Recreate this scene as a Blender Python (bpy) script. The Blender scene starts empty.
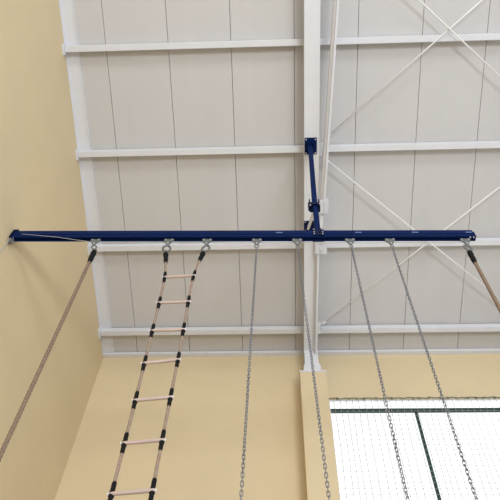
import bpy, bmesh, math
from mathutils import Vector, Matrix
PI = math.pi
C = bpy.context.scene.collection
S = bpy.context.scene

# ------------------------------------------------------------ camera, world, light, exposure
Rr = Vector((0.9990569, 0.0342042, 0.0267466))
Ru = Vector((0.0161192, -0.8641420, 0.5029898))
Rf = Vector((-0.0403172, 0.5020842, 0.8638784))
cam = bpy.data.objects.new('camera', bpy.data.cameras.new('camera')); C.objects.link(cam)
m = Matrix((Rr, Ru, -Rf)).transposed().to_4x4(); m.translation = Vector((0, 0, 1.6))
cam.matrix_world = m
cam.data.sensor_width = 36; cam.data.lens = 650/500*36; cam.data.clip_end = 200
S.camera = cam
S.view_settings.view_transform = 'Standard'; S.view_settings.look = 'None'
S.view_settings.gamma = 1; S.view_settings.use_curve_mapping = False
S.view_settings.exposure = -0.03

w = bpy.data.worlds.new('world'); S.world = w; w.use_nodes = True
w.node_tree.nodes['Background'].inputs[0].default_value = (0.90, 0.95, 1.0, 1)
w.node_tree.nodes['Background'].inputs[1].default_value = 0.74

def area(name, loc, target, sx, sy, power, col):
    l = bpy.data.lights.new(name, 'AREA'); l.shape = 'RECTANGLE'; l.size = sx; l.size_y = sy
    l.energy = power; l.color = col
    o = bpy.data.objects.new(name, l); C.objects.link(o); o.location = loc
    o.rotation_euler = (Vector(target)-Vector(loc)).to_track_quat('-Z', 'Y').to_euler()
    return o
area('assumed_low_area_lamp', (4.6, -7.5, 0.9), (-.8, 5, 10.5), 4.4, 2.8, 1120, (0.90, 0.95, 1.0))  # assumed lamp placed to match the rail's wall shadow; no such windows are modelled
area('far_wall_fill_light', (3.2, -15.0, 5.6), (-1, 7, 9.3), 10.0, 4.5, 1250, (0.94, 0.97, 1.0))  # added fill lamp to brighten the far wall, not a known window

# ------------------------------------------------------------ materials
def mat(name, col, rough=.5, metal=0, noise=0, nscale=8, bump=0, bscale=60, emit=0, spec=.5, stretch=None):
    M = bpy.data.materials.new(name); M.use_nodes = True
    nt = M.node_tree; b = nt.nodes['Principled BSDF']
    b.inputs['Roughness'].default_value = rough; b.inputs['Metallic'].default_value = metal
    b.inputs['Specular IOR Level'].default_value = spec
    tc = nt.nodes.new('ShaderNodeTexCoord'); src = tc.outputs['Object']
    if stretch:
        mp = nt.nodes.new('ShaderNodeMapping'); mp.inputs['Scale'].default_value = stretch
        nt.links.new(src, mp.inputs[0]); src = mp.outputs[0]
    n = nt.nodes.new('ShaderNodeTexNoise'); n.inputs['Scale'].default_value = nscale; n.inputs['Detail'].default_value = 3
    nt.links.new(src, n.inputs['Vector'])
    r = nt.nodes.new('ShaderNodeValToRGB')
    r.color_ramp.elements[0].position = .3; r.color_ramp.elements[1].position = .7
    r.color_ramp.elements[0].color = tuple(c*(1-noise) for c in col)+(1,)
    r.color_ramp.elements[1].color = tuple(min(1, c*(1+noise)) for c in col)+(1,)
    nt.links.new(n.outputs['Fac'], r.inputs[0]); nt.links.new(r.outputs[0], b.inputs['Base Color'])
    if bump:
        n2 = nt.nodes.new('ShaderNodeTexNoise'); n2.inputs['Scale'].default_value = bscale
        nt.links.new(src, n2.inputs['Vector'])
        bp = nt.nodes.new('ShaderNodeBump'); bp.inputs['Strength'].default_value = bump; bp.inputs['Distance'].default_value = .01
        nt.links.new(n2.outputs['Fac'], bp.inputs['Height']); nt.links.new(bp.outputs[0], b.inputs['Normal'])
    if emit:
        nt.links.new(r.outputs[0], b.inputs['Emission Color']); b.inputs['Emission Strength'].default_value = emit
    return M
M_wall = mat('cream_wall_paint', (.69, .56, .355), .85, noise=.025, nscale=1.2, bump=.15, bscale=25)
M_panel = mat('grey_white_roof_panel', (.575, .56, .555), .6, noise=.015, nscale=1.5, bump=.08, bscale=12, stretch=(3, .1, 1))
M_gap = mat('dark_panel_joint', (.33, .32, .31), .9, noise=.1)
M_steel = mat('white_painted_steel', (.70, .705, .74), .5, noise=.02, nscale=4, bump=.05)
M_rod = mat('off_white_rod_paint', (.80, .79, .78), .5, noise=.02)
M_greysteel = mat('light_grey_steel', (.62, .63, .68), .5, noise=.04, nscale=10, bump=.05)
M_tie = mat('tube_shade_grey', (.50, .48, .47), .55, noise=.03, nscale=6)  # shade on the white tube's left face, put into the colour
M_blue = mat('navy_blue_paint', (.003, .0135, .072), .5, noise=.06, nscale=10, bump=.03, spec=.05)
M_dblue = mat('dark_navy_paint', (.004, .008, .036), .5, noise=.08, nscale=12, bump=.03, spec=.1)
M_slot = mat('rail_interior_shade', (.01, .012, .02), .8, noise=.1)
M_tab = mat('scuffed_blue_label', (.10, .16, .32), .5, noise=.2, nscale=60)
M_galv = mat('galvanised_steel', (.19, .20, .20), .55, metal=.4, noise=.2, nscale=40, bump=.1)
M_chain = mat('zinc_chain_steel', (.22, .23, .265), .35, metal=.5, noise=.15, nscale=50)
M_bolt = mat('bright_zinc_bolt', (.7, .7, .72), .35, metal=.4, noise=.05)
M_rope = mat('brown_hemp_rope', (.225, .155, .108), .95, noise=.25, nscale=50, bump=.5, bscale=120)
M_lrope = mat('tan_ladder_rope', (.31, .225, .17), .95, noise=.2, nscale=60, bump=.4, bscale=120)
M_black = mat('black_rubber', (.008, .008, .009), .7, noise=.2, nscale=30, bump=.1, spec=.15)
M_wood = mat('pale_beech_wood', (.50, .385, .335), .55, noise=.12, nscale=14, stretch=(.3, 4, 4))
M_cap = mat('white_plastic', (.8, .8, .82), .4, noise=.02)
M_cord = mat('grey_white_cord', (.4, .4, .41), .8, noise=.1, nscale=60)
M_net = mat('olive_net_twine', (.30, .32, .30), .9, noise=.2, nscale=60)
M_netcord = mat('dark_green_net_cord', (.13, .15, .12), .9, noise=.4, nscale=20)
M_frame = mat('dark_green_window_frame', (.02, .05, .05), .45, noise=.1)
M_glow = mat('bright_frosted_glazing', (.95, .97, .97), .4, noise=.02, nscale=2, emit=.55)
M_floor = mat('varnished_wood_floor', (.42, .385, .345), .35, noise=.15, nscale=5, stretch=(1, 12, 1))

# ------------------------------------------------------------ helpers
def box(bm, x0, x1, y0, y1, z0, z1, M=None, bev=0):
    v = [Vector((x, y, z)) for x in (x0, x1) for y in (y0, y1) for z in (z0, z1)]
    if M is not None: v = [M @ p for p in v]
    b = [bm.verts.new(p) for p in v]
    fs = [bm.faces.new([b[i] for i in f]) for f in ((0,1,3,2),(4,6,7,5),(0,4,5,1),(2,3,7,6),(0,2,6,4),(1,5,7,3))]
    if bev:
        es = list({e for f in fs for e in f.edges})
        bmesh.ops.bevel(bm, geom=es, offset=bev, segments=2, affect='EDGES', clamp_overlap=True)
def frame_for(d):
    d = d.normalized(); u = d.cross(Vector((0, 0, 1)))
    if u.length < .05: u = d.cross(Vector((0, 1, 0)))
    u.normalize(); return u, d.cross(u).normalized()
def tube(bm, pts, r, n=8, closed=False):
    pts = [Vector(p) for p in pts]; N = len(pts); rs = r if isinstance(r, (list, tuple)) else [r]*N
    rings = []; u = None
    for i, p in enumerate(pts):
        if closed: d = pts[(i+1) % N]-pts[i-1]
        else: d = pts[min(i+1, N-1)]-pts[max(i-1, 0)]
        d.normalize()
        if u is None: u, v = frame_for(d)
        else:
            u = (u-d*u.dot(d)).normalized(); v = d.cross(u)
        rings.append([bm.verts.new(p+(u*math.cos(2*PI*k/n)+v*math.sin(2*PI*k/n))*rs[i]) for k in range(n)])
    for i in range(N if closed else N-1):
        a, b = rings[i], rings[(i+1) % N]
        for k in range(n): bm.faces.new((a[k], a[(k+1) % n], b[(k+1) % n], b[k]))
    if not closed:
        bm.faces.new(rings[0][::-1]); bm.faces.new(rings[-1])
def bar(bm, a, b, wx, wy, side=Vector((1, 0, 0)), bev=0):
    a = Vector(a); b = Vector(b); d = (b-a); L = d.length; d.normalize()
    s = (side-d*side.dot(d)).normalized(); t = d.cross(s)
    M = Matrix((s, t, d)).transposed().to_4x4(); M.translation = a
    box(bm, -wx/2, wx/2, -wy/2, wy/2, 0, L, M, bev)
def prism(bm, poly, axis_origin, ex, ez, ey, th):
    o = Vector(axis_origin); a = [bm.verts.new(o+ex*x+ez*z-ey*th/2) for x, z in poly]
    b = [bm.verts.new(o+ex*x+ez*z+ey*th/2) for x, z in poly]; n = len(poly)
    bm.faces.new(a); bm.faces.new(b[::-1])
    for i in range(n): bm.faces.new((a[i], b[i], b[(i+1) % n], a[(i+1) % n]))
def obj(name, bm, material, parent=None, smooth=False, loc=(0, 0, 0)):
    bmesh.ops.recalc_face_normals(bm, faces=bm.faces)
    me = bpy.data.meshes.new(name); bm.to_mesh(me); bm.free()
    if smooth:
        for p in me.polygons: p.use_smooth = True
    me.materials.append(material)
    o = bpy.data.objects.new(name, me); C.objects.link(o); o.parent = parent; o.location = loc
    return o
def NB(): return bmesh.new()
def thing(name, label, cat, loc=(0, 0, 0), group=None):
    o = bpy.data.objects.new(name, None); C.objects.link(o); o.location = loc; o.empty_display_size = .1
    return tag(o, label, cat, group)
def tag(o, label, cat, group=None):
    o['label'] = label; o['category'] = cat
    if group: o['group'] = group
    return o
def struct(o): o['kind'] = 'structure'; return o
def dup(root, loc, label, deep=True):
    r = root.copy(); C.objects.link(r); r.location = loc; r['label'] = label
    if deep:
        for ch in list(root.children):
            c = ch.copy(); C.objects.link(c); c.parent = r
            for g in ch.children:
                d = g.copy(); C.objects.link(d); d.parent = c
    return r
EX, EY, EZ = Vector((1, 0, 0)), Vector((0, 1, 0)), Vector((0, 0, 1))

# ------------------------------------------------------------ room shell
XL, YF, XR, YN = -3.324, 7.892, 12.0, -9.0
SL = 0.1631835765; CS, SN = math.cos(SL), math.sin(SL)
def zc(y, off=0): return (10.8+off-SN*y)/CS+1.6          # roof underside height above the floor
# roof frame: local x = X, local y = down the slope to the eave, local z = roof normal
def RP(x, y, off=0): return Vector((x, y, zc(y)))+Vector((0, SN, CS))*off
RM = Matrix(((1, 0, 0), (0, CS, SN), (0, -SN, CS))).to_4x4()
def roofbox(bm, x0, x1, yc, wy, o0, o1, bev=0):
    M = Matrix.Translation(RP(0, yc)) @ RM
    box(bm, x0, x1, -wy/2, wy/2, o0, o1, M, bev)

b = NB(); box(b, XL-.3, XR, YN, YF+.3, -.2, 0); struct(obj('floor', b, M_floor))
b = NB()
M = Matrix.Translation(RP(0, 0)) @ RM
seams = [XL]+[-2.67+1.0025*i for i in range(16)]
for i in range(len(seams)-1):
    a, c = seams[i], seams[i+1]
    box(b, a+(.004 if i else -.3), c-.004, (YN)/CS, (YF+.28)/CS, 0, .08, M)
ceil = struct(obj('ceiling', b, M_panel))
b = NB(); box(b, XL-.3, XR, YN/CS, (YF+.3)/CS, .0801, .14, M); obj('joint_backing', b, M_gap, ceil)
# left wall (slanted top follows the roof)
b = NB(); prism(b, [(YN, 0), (YF+.3, 0), (YF+.3, zc(YF+.3)), (YN, zc(YN))], (XL-.15, 0, 0), EY, EZ, EX, .30)
struct(obj('wall_left', b, M_wall))
# far wall with the window opening
WX0, WX1, WZ0, WZ1 = .845, 9.5, 6.6, 10.0
b = NB()
zt = zc(YF)-.001
for x0, x1, z0, z1 in ((XL, WX0, 0, zt), (WX0, WX1, 0, WZ0), (WX0, WX1, WZ1, zt), (WX1, XR, 0, zt)):
    box(b, x0, x1, YF, YF+.3, z0, z1)
bmesh.ops.remove_doubles(b, verts=b.verts, dist=1e-4)
struct(obj('wall_far', b, M_wall))
# edge flashings
b = NB()
box(b, XL+.002, XL+.215, YN/CS, (YF-.09)/CS, -.02, -.001, M)
box(b, XL+.002, XL+.014, YN/CS, (YF-.09)/CS, -.06, -.02, M)
box(b, XL+.200, XL+.215, YN/CS, (YF-.09)/CS, -.032, -.02, M)
struct(obj('trim_1', b, M_steel))
b = NB(); box(b, XL+.002, XR, YF-.085, YF-.002, zc(YF)-.062, zc(YF)-.003)
struct(obj('trim_2', b, M_steel))
# pilasters under the rafters
def pilaster(name, xc):
    b = NB(); box(b, xc-.222, xc+.222, 7.5, YF, 0, 10.27)
    o = struct(obj(name, b, M_wall))
    b = NB(); box(b, xc-.235, xc+.235, 7.485, YF-.001, 10.27, 10.30)
    obj('cap_plate', b, M_steel, o); return o
pilaster('trim_3', .600); pilaster('trim_4', 4.75)
# window
win = struct(bpy.data.objects.new('window_1', None)); C.objects.link(win)
b = NB()
box(b, WX0, WX1, YF+.005, YF+.12, WZ0, WZ0+.07); box(b, WX0, WX1, YF+.005, YF+.12, WZ1-.015, WZ1)
box(b, WX0, WX0+.03, YF+.005, YF+.12, WZ0+.07, WZ1-.015); box(b, WX1-.03, WX1, YF+.005, YF+.12, WZ0+.07, WZ1-.015)
bmesh.ops.remove_doubles(b, verts=b.verts, dist=1e-4)
obj('window_frame', b, M_cap, win)
b = NB(); box(b, WX0+.03, WX1-.03, YF+.006, YF+.05, 9.71, 9.795)
obj('transom', b, M_frame, win)
x = WX0+1.45
while x < WX1-.5:
    b = NB(); box(b, x-.025, x+.025, YF+.01, YF+.05, WZ0+.07, 9.71); obj('mullion', b, M_frame, win); x += 1.45
b = NB(); box(b, WX0+.03, WX1-.03, YF+.03, YF+.05, WZ0+.07, WZ1-.015); obj('pane', b, M_glow, win)
b = NB(); box(b, WX0+.01, WX1-.01, YF-.03, YF, WZ0-.03, WZ0); obj('window_sill', b, M_cap, win)

# ------------------------------------------------------------ roof steel
PY = [7.344, 5.689, 4.014, 2.345, .675, -.995, -2.665, -4.335, -6.005]
PL = ['white roof purlin nearest the far wall', 'white roof purlin crossing right behind the blue rail, second from the far wall',
      'white roof purlin crossing at the square blue plate', 'white roof purlin, first one nearer than the square blue plate',
      'white roof purlin near the top of the view, second one nearer than the blue plate']
prot = None
for i, y in enumerate(PY):
    lab = PL[i] if i < 5 else 'white roof purlin overhead behind the viewer, out of the photo'
    if prot is None:
        prot = thing('roof_purlin', lab, 'beam', RP(0, y), 'white purlins under the roof panels')
        b = NB(); box(b, XL+.03, XR, -.05, .05, -.15, -.021, RM, .006); obj('beam', b, M_steel, prot)
        b = NB(); box(b, XL+.001, XL+.03, -.085, .085, -.19, -.021, RM); obj('end_plate', b, M_steel, prot)
    elif i < 6: dup(prot, RP(0, y), lab)
def rafter(xc, lab, end_lab):
    t = thing('roof_rafter', lab, 'beam', (xc, 0, 0), 'white steel rafters')
    b = NB(); MM = Matrix.Translation(RP(0, 0)) @ RM
    y0, y1 = YN/CS, (YF-.10)/CS
    box(b, -.12, .12, y0, y1, -.168, -.152, MM); obj('top_flange', b, M_steel, t)
    b = NB(); box(b, -.006, .006, y0, y1, -.404, -.168, MM); obj('web', b, M_steel, t)
    b = NB(); box(b, -.12, .12, y0, 7.600/CS, -.42, -.404, MM); obj('bottom_flange', b, M_steel, t)
    # stub standing on the pilaster cap
    b = NB()
    ztop = lambda y: zc(y)-.42/CS
    box(b, -.12, .12, 7.52, 7.536, 10.3, ztop(7.52)+.012); box(b, -.12, .12, 7.78, 7.796, 10.3, ztop(7.80)+.22); box(b, -.006, .006, 7.536, 7.78, 10.3, ztop(7.78)+.05)
    obj('stub_column', b, M_steel, t)
    for s in (-1, 1):
        b = NB(); prism(b, [(s*.12, 0), (s*.15, 0), (s*.15, .17), (s*.12, .24)], (0, 7.528, 10.3), EX, EZ, EY, .014)
        obj('gusset', b, M_steel, t)
    return t
rafter(.597, 'white steel rafter running away above the blue rail and its square plate', '')
rafter(4.75, 'white steel rafter at the right end of the cross bracing, beyond the photo edge', '')

# bracing rods, each a thing with end fork and turnbuckle
def brace(a, c, lab, off=-.2):
    A, B = RP(a[0], a[1], off), RP(c[0], c[1], off); d = (B-A).normalized()
    t = thing('bracing_rod', lab, 'rod', A, 'diagonal bracing rods')
    b = NB(); tube(b, [(0, 0, 0), B-A], .0125, 8); obj('rod', b, M_rod, t, True)
    for p, q in ((d*.0, d*.10), (B-A-d*.10, B-A)):
        b = NB(); tube(b, [p, q], .020, 8); obj('fork_end', b, M_rod, t, True)
    return t
brace((.80, 7.19), (4.62, 3.95), 'thin white bracing rod rising from the far end of the rafter to upper right', -.19)
brace((.83, 4.16), (4.62, 7.26), 'thin white bracing rod running from the blue plate to lower right', -.225)
brace((.83, 3.83), (4.62, .56), 'thin white bracing rod running from the blue plate to the top right', -.19)
brace((.83, .60), (4.62, 3.86), 'thin white bracing rod of the nearer cross, crossing the top right corner', -.225)
for (x, y, lab) in ((.735, 4.0, 'white bracing gusset with forked ends beside the square blue plate'),
                    (.735, 7.25, 'white bracing gusset on the rafter by the far purlin'),
                    (.735, .56, 'white bracing gusset on the rafter at the top of the view')):
    b = NB(); MM = Matrix.Translation(RP(x, y)) @ RM
    prism(b, [(-.02, -.10), (.03, -.12), (.065, -.10), (.03, -.03), (.03, .03), (.065, .10), (.03, .12), (-.02, .10)], MM @ Vector((0, 0, -.205)), EX, (RM @ EY.to_4d()).to_3d(), (RM @ EZ.to_4d()).to_3d(), .012)
    tag(obj('gusset_plate', b, M_rod), lab, 'plate', 'bracing gussets')

# white tube running beside the rafter, with its bracket and bolted splice
P = lambda x, y: RP(x, y, -.50)
t = thing('bracing_tube', 'long pale rectangular steel tube running skewed beside the rafter', 'tube')
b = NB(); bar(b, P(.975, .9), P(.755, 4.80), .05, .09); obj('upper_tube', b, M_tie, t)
b = NB(); a_, c_ = P(.975+.042, .9), P(.755+.042, 4.80); bar(b, a_-Vector((0, 0, .02)), c_-Vector((0, 0, .02)), .03, .06); obj('lit_edge_strip', b, M_steel, t)  # lit face of the same tube, made as a whiter strip
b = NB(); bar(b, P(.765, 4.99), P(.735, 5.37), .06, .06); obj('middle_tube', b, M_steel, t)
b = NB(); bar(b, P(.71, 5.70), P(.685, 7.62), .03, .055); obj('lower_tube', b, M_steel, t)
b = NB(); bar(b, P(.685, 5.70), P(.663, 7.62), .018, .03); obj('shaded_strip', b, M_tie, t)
b = NB(); MM = Matrix.Translation(P(.790, 4.87)) @ RM; box(b, -.075, .075, -.11, .11, -.085, .045, MM, .006); obj('bracket_box', b, M_greysteel, t)
b = NB(); box(b, -.006, .006, -.11, .11, -.089, -.084, MM); obj('box_seam', b, M_tie, t)
b = NB(); MM = Matrix.Translation(P(.753, 5.53)) @ RM; box(b, -.10, .10, -.17, .17, -.045, -.02, MM, .004); sp = obj('splice_plate', b, M_greysteel, t)
for yy in (-.05, .09):
    b = NB(); c0 = MM @ Vector((.005, yy, -.045)); dn = -(RM @ EZ.to_4d()).to_3d(); tube(b, [c0, c0+dn*.012], .036, 6); tube(b, [c0+dn*.012, c0+dn*.03], .02, 6); obj('bolt', b, M_bolt, sp)

# ------------------------------------------------------------ blue rail
BA = Vector((-3.300, 3.855, 8.627)); BB = Vector((2.430, 3.966, 8.645))
BX = (BB-BA).normalized(); BY = EZ.cross(BX).normalized()
BLEN = (BB-BA).length
BM = Matrix((BX, BY, EZ)).transposed().to_4x4(); BM.translation = BA
def BP(s, y=0, z=0): return BM @ Vector((s, y, z))
def zat(x): return BA.z+(x-BA.x)*BX.z/BX.x
def yat(x): return BA.y+(x-BA.x)*BX.y/BX.x
rail = thing('climbing_rail', 'long navy blue ceiling rail from which ropes, ladder and chains hang', 'rail', BA)
BL = BM.copy(); BL.translation = Vector((0, 0, 0))
b = NB()                                        # upper box tube with a grooved front
box(b, 0, BLEN, -.034, .034, .031, .130, BL, .005)
obj('beam_tube', b, M_blue, rail)
b = NB()                                        # lower C channel with slot
prof = [(-.036, .012), (-.036, -.030), (-.010, -.030), (-.010, -.025), (-.031, -.025), (-.031, .009), (.031, .009), (.031, -.025), (.012, -.025), (.012, -.030), (.036, -.030), (.036, .014)]
prism(b, prof, BL @ Vector((BLEN/2, 0, 0)), BY, EZ, BX, BLEN)
obj('slotted_track', b, M_blue, rail)
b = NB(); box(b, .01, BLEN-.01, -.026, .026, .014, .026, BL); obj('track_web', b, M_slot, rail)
b = NB(); box(b, BLEN+.0, BLEN+.014, -.036, .036, -.03, .09, BL, .003); ec = obj('end_cap', b, M_blue, rail)
for s in (-.03, .012):
    b = NB(); tube(b, [BL @ Vector((BLEN-.03+s, -.022, -.030)), BL @ Vector((BLEN-.03+s, -.022, -.044))], .009, 6); obj('end_bolt', b, M_bolt, ec)
for x in (1.20-BA.x-.18, 1.72-BA.x, 2.38-BA.x, .04-BA.x):
    b = NB(); box(b, x-.04, x+.04, -.0365, -.034, .055, .080, BL, .001); obj('joint_tab', b, M_tab, rail)
b = NB(); box(b, 2.47, 2.80, -.0365, -.034, .092, .115, BL, .001); obj('marking_strip', b, M_dblue, rail)
# wall end of the rail
br = thing('rail_wall_bracket', 'dark blue bracket fixing the left end of the rail to the cream wall', 'bracket', (XL, 3.855, 8.64))
b = NB(); box(b, .001, .012, -.045, .045, -.05, .11, None, .003); obj('wall_plate', b, M_dblue, br)
b = NB(); tube(b, [(.012, -.02, .105), (.070, -.02, .105)], .034, 14); obj('pivot_knuckle', b, M_dblue, br)
b = NB(); tube(b, [(.070, -.02, .105), (.081, -.02, .105)], .014, 8); obj('pivot_bolt', b, M_bolt, br)
pl = thing('cord_pulley', 'small metal pulley under the left end of the blue rail', 'pulley', (-3.285, 3.85, 8.53))
b = NB(); tube(b, [(-.010, 0, 0), (.012, 0, 0)], .035, 16); obj('sheave', b, M_galv, pl)
for x in (-.018, .014):
    b = NB(); box(b, x, x+.005, -.03, .03, -.03, .06); obj('cheek_plate', b, M_galv, pl)
b = NB(); tube(b, [(-.035, 0, 0), (.025, 0, 0)], .008, 8); obj('axle', b, M_bolt, pl)
# cords
b = NB(); tube(b, [(-3.285, 3.815, 8.53), (-3.288, 3.815, 8.2), (-3.29, 3.815, 4.0), (-3.295, 3.815, 1.35)], .006, 6)
tag(obj('pull_cord', b, M_cord, None, True), 'thin grey cord dropping down the cream wall below the pulley', 'cord')
b = NB(); box(b, XL, XL+.015, 3.78, 3.85, 1.25, 1.45); box(b, XL+.015, XL+.05, 3.80, 3.83, 1.28, 1.42); tag(obj('cord_cleat', b, M_galv), 'metal cleat low on the cream wall holding the pull cord, below the photo', 'cleat')
TX = [-2.235, -1.322, -.850, -.236, .258, .905, 1.392, 2.305]
b = NB()
pts = [BP(.12, -.046, .02), BP(.22, -.046, .005), BP(.38, -.044, -.02), BP(.6, -.035, -.045)]
prev = pts[-1]
for i, x in enumerate(TX):
    s = (x-BA.x)/BX.x
    q = BP(s, .030, -.062)
    for k in range(1, 7):
        u = k/6; p = prev.lerp(q, u); p = p-EZ*((.018 if i else .004)*4*u*(1-u)); pts.append(p)
    prev = q
tube(b, pts, .0035, 5)
tag(obj('spacing_cord', b, M_cord, None, True), 'thin slack wire strung along the underside of the blue rail', 'cord')

# ------------------------------------------------------------ hanging bracket of the rail
def roofat(x, y, off): return RP(x, y, off)
hb = thing('rail_hanger', 'navy blue hanger arm dropping from the rafter plate to the rail', 'bracket')
MM = Matrix.Translation(RP(.580, 3.90, -.42)) @ RM
b = NB(); box(b, -.098, .098, -.135, .135, -.016, -.001, MM, .003); pp = obj('rafter_plate', b, M_blue, hb)
for sx in (-1, 1):
    for sy in (-1, 1):
        b = NB(); c0 = MM @ Vector((sx*.075, sy*.11, -.016)); tube(b, [c0, c0-EZ*.014], .012, 6); obj('bolt', b, M_bolt, pp)
for x in (-.062, .036):
    b = NB(); box(b, x, x+.01, -.06, .05, -.10, -.016, MM); obj('clevis', b, M_dblue, hb)
top = MM @ Vector((-.01, 0, -.06)); mid = Vector((.528, 3.90, 9.50)); low = Vector((.525, 3.925, 8.788))
b = NB(); bar(b, top, mid, .070, .05, bev=.004); obj('upper_arm', b, M_blue, hb)
b = NB(); bar(b, mid+Vector((.005, .01, .05)), low, .068, .05, bev=.004); obj('lower_arm', b, M_blue, hb)
b = NB(); prism(b, [(.462, 9.38), (.588, 9.38), (.588, 9.64), (.462, 9.64)], (0, 3.95, 0), EX, EZ, EY, .012); obj('arm_joint', b, M_dblue, hb)
for x in (.456, .582):
    b = NB(); box(b, x, x+.012, 3.862, 3.944, 9.36, 9.64, None, .003); obj('joint_cheek', b, M_dblue, hb)
b = NB(); box(b, .468, .582, 3.862, 3.872, 9.44, 9.50); obj('joint_strap', b, M_dblue, hb)
b = NB(); box(b, .436, .456, 3.86, 3.92, 9.34, 9.50, None, .004); obj('latch_block', b, M_dblue, hb)
for x, z in ((.462, 9.60), (.588, 9.60), (.462, 9.40), (.588, 9.44)):
    b = NB(); tube(b, [(x, 3.848, z), (x, 3.862, z)], .010, 6); obj('bolt', b, M_bolt, hb)
# rear stay to a second plate
M2 = Matrix.Translation(RP(.570, 5.235, -.42)) @ RM
b = NB(); box(b, -.098, .098, -.09, .10, -.016, -.001, M2, .003); p2 = obj('rafter_plate', b, M_dblue, hb)
for sx in (-1, 1):
    for sy in (-1, 1):
        b = NB(); c0 = M2 @ Vector((sx*.078, sy*.075, -.016)); tube(b, [c0, c0-EZ*.012], .010, 6); obj('bolt', b, M_bolt, p2)
b = NB(); bar(b, Vector((.50, 3.97, 9.36)), M2 @ Vector((-.03, .05, -.02)), .038, .03, bev=.003); obj('rear_stay', b, M_greysteel, hb)
# clamp on the rail
s0 = (.520-BA.x)/BX.x; q0 = BP(s0)
b = NB()
Mc = BM.copy(); Mc.translation = q0
prism(b, [(-.050, -.02), (-.0375, -.02), (-.0375, .131), (.0375, .131), (.0375, -.02), (.050, -.02), (.050, .145), (-.050, .145)], q0+BX*.004, BY, EZ, BX, .136)
cl = obj('rail_clamp', b, M_dblue, hb)
for x in (-.05, .056):
    for z in (0, .05, .115):
        b = NB(); tube(b, [Mc @ Vector((x, -.050, z)), Mc @ Vector((x, -.060, z))], .008, 6); obj('clamp_bolt', b, M_bolt, cl)

# ------------------------------------------------------------ trolleys
def trolley():
    t = thing('rail_trolley', '', 'trolley', (0, 0, 0), 'trolleys running in the blue rail')
    b = NB(); prism(b, [(-.062, -.042), (.062, -.042), (.056, -.085), (.022, -.155), (.014, -.175), (-.014, -.175), (-.022, -.155), (-.056, -.085)], (0, 0, 0), EX, EZ, EY, .014)
    obj('hanger_plate', b, M_galv, t)
    for x in (-.04, .04):
        b = NB(); tube(b, [(x, -.025, -.010), (x, .025, -.010)], .013, 12); w_ = obj('wheel', b, M_black, t)
        b = NB(); box(b, x-.006, x+.006, -.004, .004, -.05, -.010); obj('wheel_stem', b, M_galv, w_)
        b = NB(); tube(b, [(x, -.013, -.060), (x, .013, -.060)], .008, 6); obj('rivet', b, M_bolt, t)
    b = NB(); tube(b, [(0, -.016, -.155), (0, .016, -.155)], .010, 8); obj('rivet', b, M_bolt, t)
    return t
T0 = trolley()
TL = ['grey trolley at the left end of the rail above the left climbing rope', 'grey trolley above the left side rope of the ladder',
      'grey trolley above the right side rope of the ladder', 'grey trolley holding the leftmost chain, between ladder and rafter',
      'grey trolley holding the chain just left of the rafter', 'grey trolley holding the first chain right of the rafter',
      'grey trolley holding the rightmost chain', 'grey trolley at the right end of the rail above the right climbing rope']
TZ = 8.627
T0['label'] = TL[0]; T0.location = (TX[0], yat(TX[0]), zat(TX[0]))
for x, l in zip(TX[1:], TL[1:]): dup(T0, (x, yat(x), zat(x)), l)

# carabiners (oval rings) for ropes and ladder
def oval(rx, rz, z0, n=20): return [(rx*math.sin(2*PI*k/n)*(1+.18*math.cos(2*PI*k/n)*-1), 0, z0+rz*math.cos(2*PI*k/n)) for k in range(n)]
KL = {0: 'steel shackle joining the left trolley and the thick left rope', 1: 'large steel ring holding the left side rope of the ladder',
      2: 'large steel ring holding the right side rope of the ladder', 7: 'large steel ring holding the thick right rope'}
b = NB(); tube(b, oval(.045, .066, 0), .014, 8, True)
K0 = tag(obj('steel_ring', b, M_galv, None, True), KL[1], 'ring', 'steel rings under the trolleys')
K0.location = (TX[1], yat(TX[1]), zat(TX[1])-.262); K0.rotation_euler = (0, 0, .15)
k = dup(K0, (TX[2]+.002, yat(TX[2]), zat(TX[2])-.262), KL[2]); k.rotation_euler = (0, 0.12, -.1)
k = dup(K0, (TX[7]-.015, yat(TX[7]), zat(TX[7])-.248), KL[7]); k.rotation_euler = (0, .1, .3)
b = NB(); tube(b, oval(.026, .045, 0), .009, 8, True); tube(b, [(x_+.01, 0, z_) for x_, y_, z_ in [(-.03, 0, -.04), (.03, 0, -.04)]], .008, 8)
sh = tag(obj('steel_shackle', b, M_galv, None, True), KL[0], 'shackle'); sh.location = (TX[0]+.022, yat(TX[0]), zat(TX[0])-.235); sh.rotation_euler = (0, .2, .5)

# ------------------------------------------------------------ ropes
def twisted(bm, pts, r, pitch, n=18, step=.012):
    """one three-strand laid rope surface: a lobed section turned along the path"""
    P_ = [Vector(p) for p in pts]; seg = []; L = 0
    for i in range(len(P_)-1): seg.append((L, P_[i], P_[i+1])); L += (P_[i+1]-P_[i]).length
    N = int(L/step); rings = []
    for i in range(N+1):
        s = L*i/N
        for l0, a, c in seg:
            if s <= l0+(c-a).length+1e-6: break
        d = (c-a).normalized(); p = a+d*(s-l0); u = (EX-d*EX.dot(d)).normalized(); v = d.cross(u)
        tw = 2*PI*s/pitch; ring = []
        for k in range(n):
            an = 2*PI*k/n; rr = r*(.74+.26*abs(math.cos(1.5*(an-tw))))
            ring.append(bm.verts.new(p+(u*math.cos(an)+v*math.sin(an))*rr))
        rings.append(ring)
    for a, b in zip(rings, rings[1:]):
        for k in range(n): bm.faces.new((a[k], a[(k+1) % n], b[(k+1) % n], b[k]))
    bm.faces.new(rings[0][::-1]); bm.faces.new(rings[-1])
def collar(bm, a, c, prof):
    a = Vector(a); c = Vector(c); tube(bm, [a.lerp(c, u) for u, r in prof], [r for u, r in prof], 12)
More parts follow.
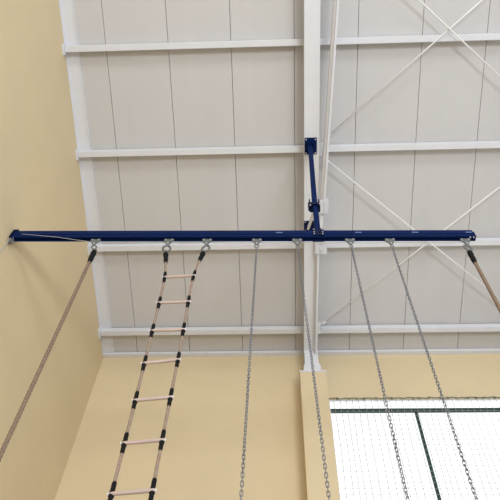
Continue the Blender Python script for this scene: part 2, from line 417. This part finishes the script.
def climbing_rope(x, y, ztop, xb, lab, r, bow):
    t = thing('climbing_rope', lab, 'rope', (x, y, ztop), 'thick climbing ropes')
    a = Vector((0, 0, -.22)); 
    path = [Vector((0, 0, -.16))]
    for k in range(1, 13):
        u = k/12; path.append(Vector((xb*u*5.9/2.7+bow*math.sin(PI*min(1, u*2.2)), 0, -.16-5.6*u)))
    b = NB(); twisted(b, path, r, .14); obj('laid_rope', b, M_rope, t, True)
    b = NB(); collar(b, (0, 0, 0), (0, 0, -.27), [(0, .012), (.08, .03), (.3, .034), (.35, .029), (.7, .031), (1, .024)]); obj('rubber_sleeve', b, M_black, t, True)
    b = NB(); tube(b, [(.024*math.sin(2*PI*k/14), 0, .024*math.cos(2*PI*k/14)+.004) for k in range(14)], .007, 6, True); obj('eye', b, M_galv, t, True)
    b = NB(); e = path[-1]; collar(b, e+Vector((0, 0, .12)), e-Vector((0, 0, .05)), [(0, .026), (.2, .03), (.8, .032), (1, .02)]); obj('end_whipping', b, M_black, t, True)
    return t
climbing_rope(-2.186, yat(-2.2), 8.312, .003, 'thick brown climbing rope hanging in front of the cream wall, left end of the rail', .021, 0)
climbing_rope(2.280, yat(2.3), 8.305, -.012, 'thick brown climbing rope hanging from the right end of the rail', .022, .012)

# ------------------------------------------------------------ rope ladder
lad = thing('rope_ladder', 'rope ladder with pale wooden rungs and black clamps hanging from the rail', 'ladder', (0, 3.915, 0))
Lp = [(-1.325, 8.30), (-1.290, 8.05), (-1.256, 7.737), (-1.248, 7.236), (-1.246, 6.75), (-1.242, 6.256), (-1.238, 5.767), (-1.238, 5.28), (-1.237, 4.79), (-1.236, 4.30), (-1.236, 3.8), (-1.235, 3.3), (-1.235, 2.8), (-1.235, 2.45)]
Rp = [(-.872, 8.30), (-.905, 8.08), (-.942, 7.76), (-.940, 7.247), (-.936, 6.765), (-.934, 6.301), (-.938, 5.801), (-.939, 5.31), (-.94, 4.82), (-.94, 4.33), (-.94, 3.83), (-.94, 3.33), (-.94, 2.83), (-.94, 2.45)]
for pts in (Lp, Rp):
    b = NB(); twisted(b, [Vector((x, 0, z)) for x, z in pts[:1] + pts[1:]], .0155, .09, 12); obj('side_rope', b, M_lrope, lad, True)
    b = NB(); (x0, z0), (x1, z1) = pts[0], pts[1]
    d = Vector((x1-x0, 0, z1-z0)); collar(b, (x0, 0, z0-.01), Vector((x0, 0, z0))+d*.93, [(0, .014), (.1, .032), (.25, .033), (.3, .027), (.75, .027), (.8, .022), (1, .02)]); obj('rope_sleeve', b, M_black, lad, True)
for i in range(2, len(Lp)-1):
    (xl, zl), (xr, zr) = Lp[i], Rp[i]; a = Vector((xl, -.012, zl)); c = Vector((xr, -.012, zr)); d = (c-a).normalized()
    b = NB(); collar(b, a-d*.015, c+d*.025, [(0, .014), (.08, .016), (.5, .0175), (.9, .016), (1, .014)]); rg = obj('rung', b, M_wood, lad, True)
    for e, s in ((a, -1), (c, 1)):
        b = NB(); tube(b, [e+d*(s*.020), e+d*(s*.030)], [.015, .011], 10); obj('rung_cap', b, M_cap, rg, True)
        b = NB(); o_ = Vector((0, .010, 0))
        u_ = (Vector((Lp[i-1][0], 0, Lp[i-1][1]))-Vector((Lp[i][0], 0, Lp[i][1]))).normalized() if s < 0 else (Vector((Rp[i-1][0], 0, Rp[i-1][1]))-Vector((Rp[i][0], 0, Rp[i][1]))).normalized()
        collar(b, e+o_+u_*.115, e+o_+EZ*-.10, [(0, .015), (.06, .019), (.34, .019), (.38, .016), (.43, .023), (.62, .023), (.67, .017), (.72, .019), (.95, .018), (1, .015)])
        obj('rung_clamp', b, M_black, lad, True)

# ------------------------------------------------------------ chains
CP = .0425
lb = NB(); hl = CP/2+.008; hw = .0110; lp = []
for k in range(5): a = PI*k/4; lp.append(EX*(hw*math.cos(a))+EZ*((hl-hw)+hw*math.sin(a)))
for k in range(5): a = PI+PI*k/4; lp.append(EX*(hw*math.cos(a))+EZ*(-(hl-hw)+hw*math.sin(a)))
tube(lb, lp, .0038, 5, True)
link_mesh = None
def chain(x, y, z0, dx, count, lab, big=False):
    global link_mesh
    t = thing('hanging_chain', lab, 'chain', (x, y, z0), 'steel chains hanging from the rail')
    b = NB(); R_ = .025 if big else .018
    tube(b, [(R_*math.sin(2*PI*k/12), .0, .005+R_*1.3*math.cos(2*PI*k/12)) for k in range(12)], .0065, 6, True); obj('top_link', b, M_galv, t, True)
    for i in range(count):
        if link_mesh is None:
            o = obj('chain_link', lb, M_chain, t, True); link_mesh = o
        else:
            o = link_mesh.copy(); C.objects.link(o); o.parent = t
        o.location = (dx*(i*CP), 0, -.045-i*CP)
        o.rotation_euler = (0, 0, (PI/2 if i % 2 else 0)+.35+.5*math.sin(i*.13+x*3))
    return t
CL = ['steel chain hanging nearest the rope ladder, leftmost of the four chains', 'steel chain hanging in front of the rafter and the pilaster',
      'steel chain hanging first right of the rafter, second chain from the right', 'steel chain furthest right, between the middle of the cross bracing and the window']
for i, (x, dx, lab) in enumerate(((TX[3], -.013, CL[0]), (TX[4], .026, CL[1]), (TX[5], .003, CL[2]), (TX[6], .004, CL[3]))):
    chain(x, yat(x), zat(x)-.218, dx, 99, lab, i == 0)

# ------------------------------------------------------------ ball stop net in front of the window
net = thing('safety_net', 'pale mesh ball net hung across the bright window', 'net', (0, YF-.05, 0))
NX0, NX1, NZ0, NZ1 = .835, 7.6, 6.2, 9.985
b = NB(); pts = []
n = 140
for i in range(n+1):
    u = i/n; x = NX0+(NX1-NX0)*u; pts.append((x, .006*math.sin(i*1.7), NZ1+.006*math.sin(i*.9)+.005*math.sin(i*2.3)))
tube(b, pts, .009, 6); obj('top_cord', b, M_netcord, net, True)
x = NX0; i = 0
while x < NX1:
    b = NB(); tube(b, [(x, .004, NZ1+.012), (x+.03, .002, NZ1-.02)], .012+.003*math.sin(i*2.1), 6); obj('cord_knot', b, M_netcord, net, True); x += .155+.04*math.sin(i*1.9); i += 1
b = NB(); g = .105
i = 0; x = NX0
while x < NX1: 
    tube(b, [(x, 0, NZ1), (x+.03*math.sin(i), 0, NZ1-1.2), (x, 0, NZ0)], .0042, 4); x += g; i += 1
z = NZ1-.1
while z > NZ0: tube(b, [(NX0, 0, z), (NX1, 0, z)], .0032, 4); z -= g
obj('mesh_twine', b, M_net, net)['kind'] = 'stuff'
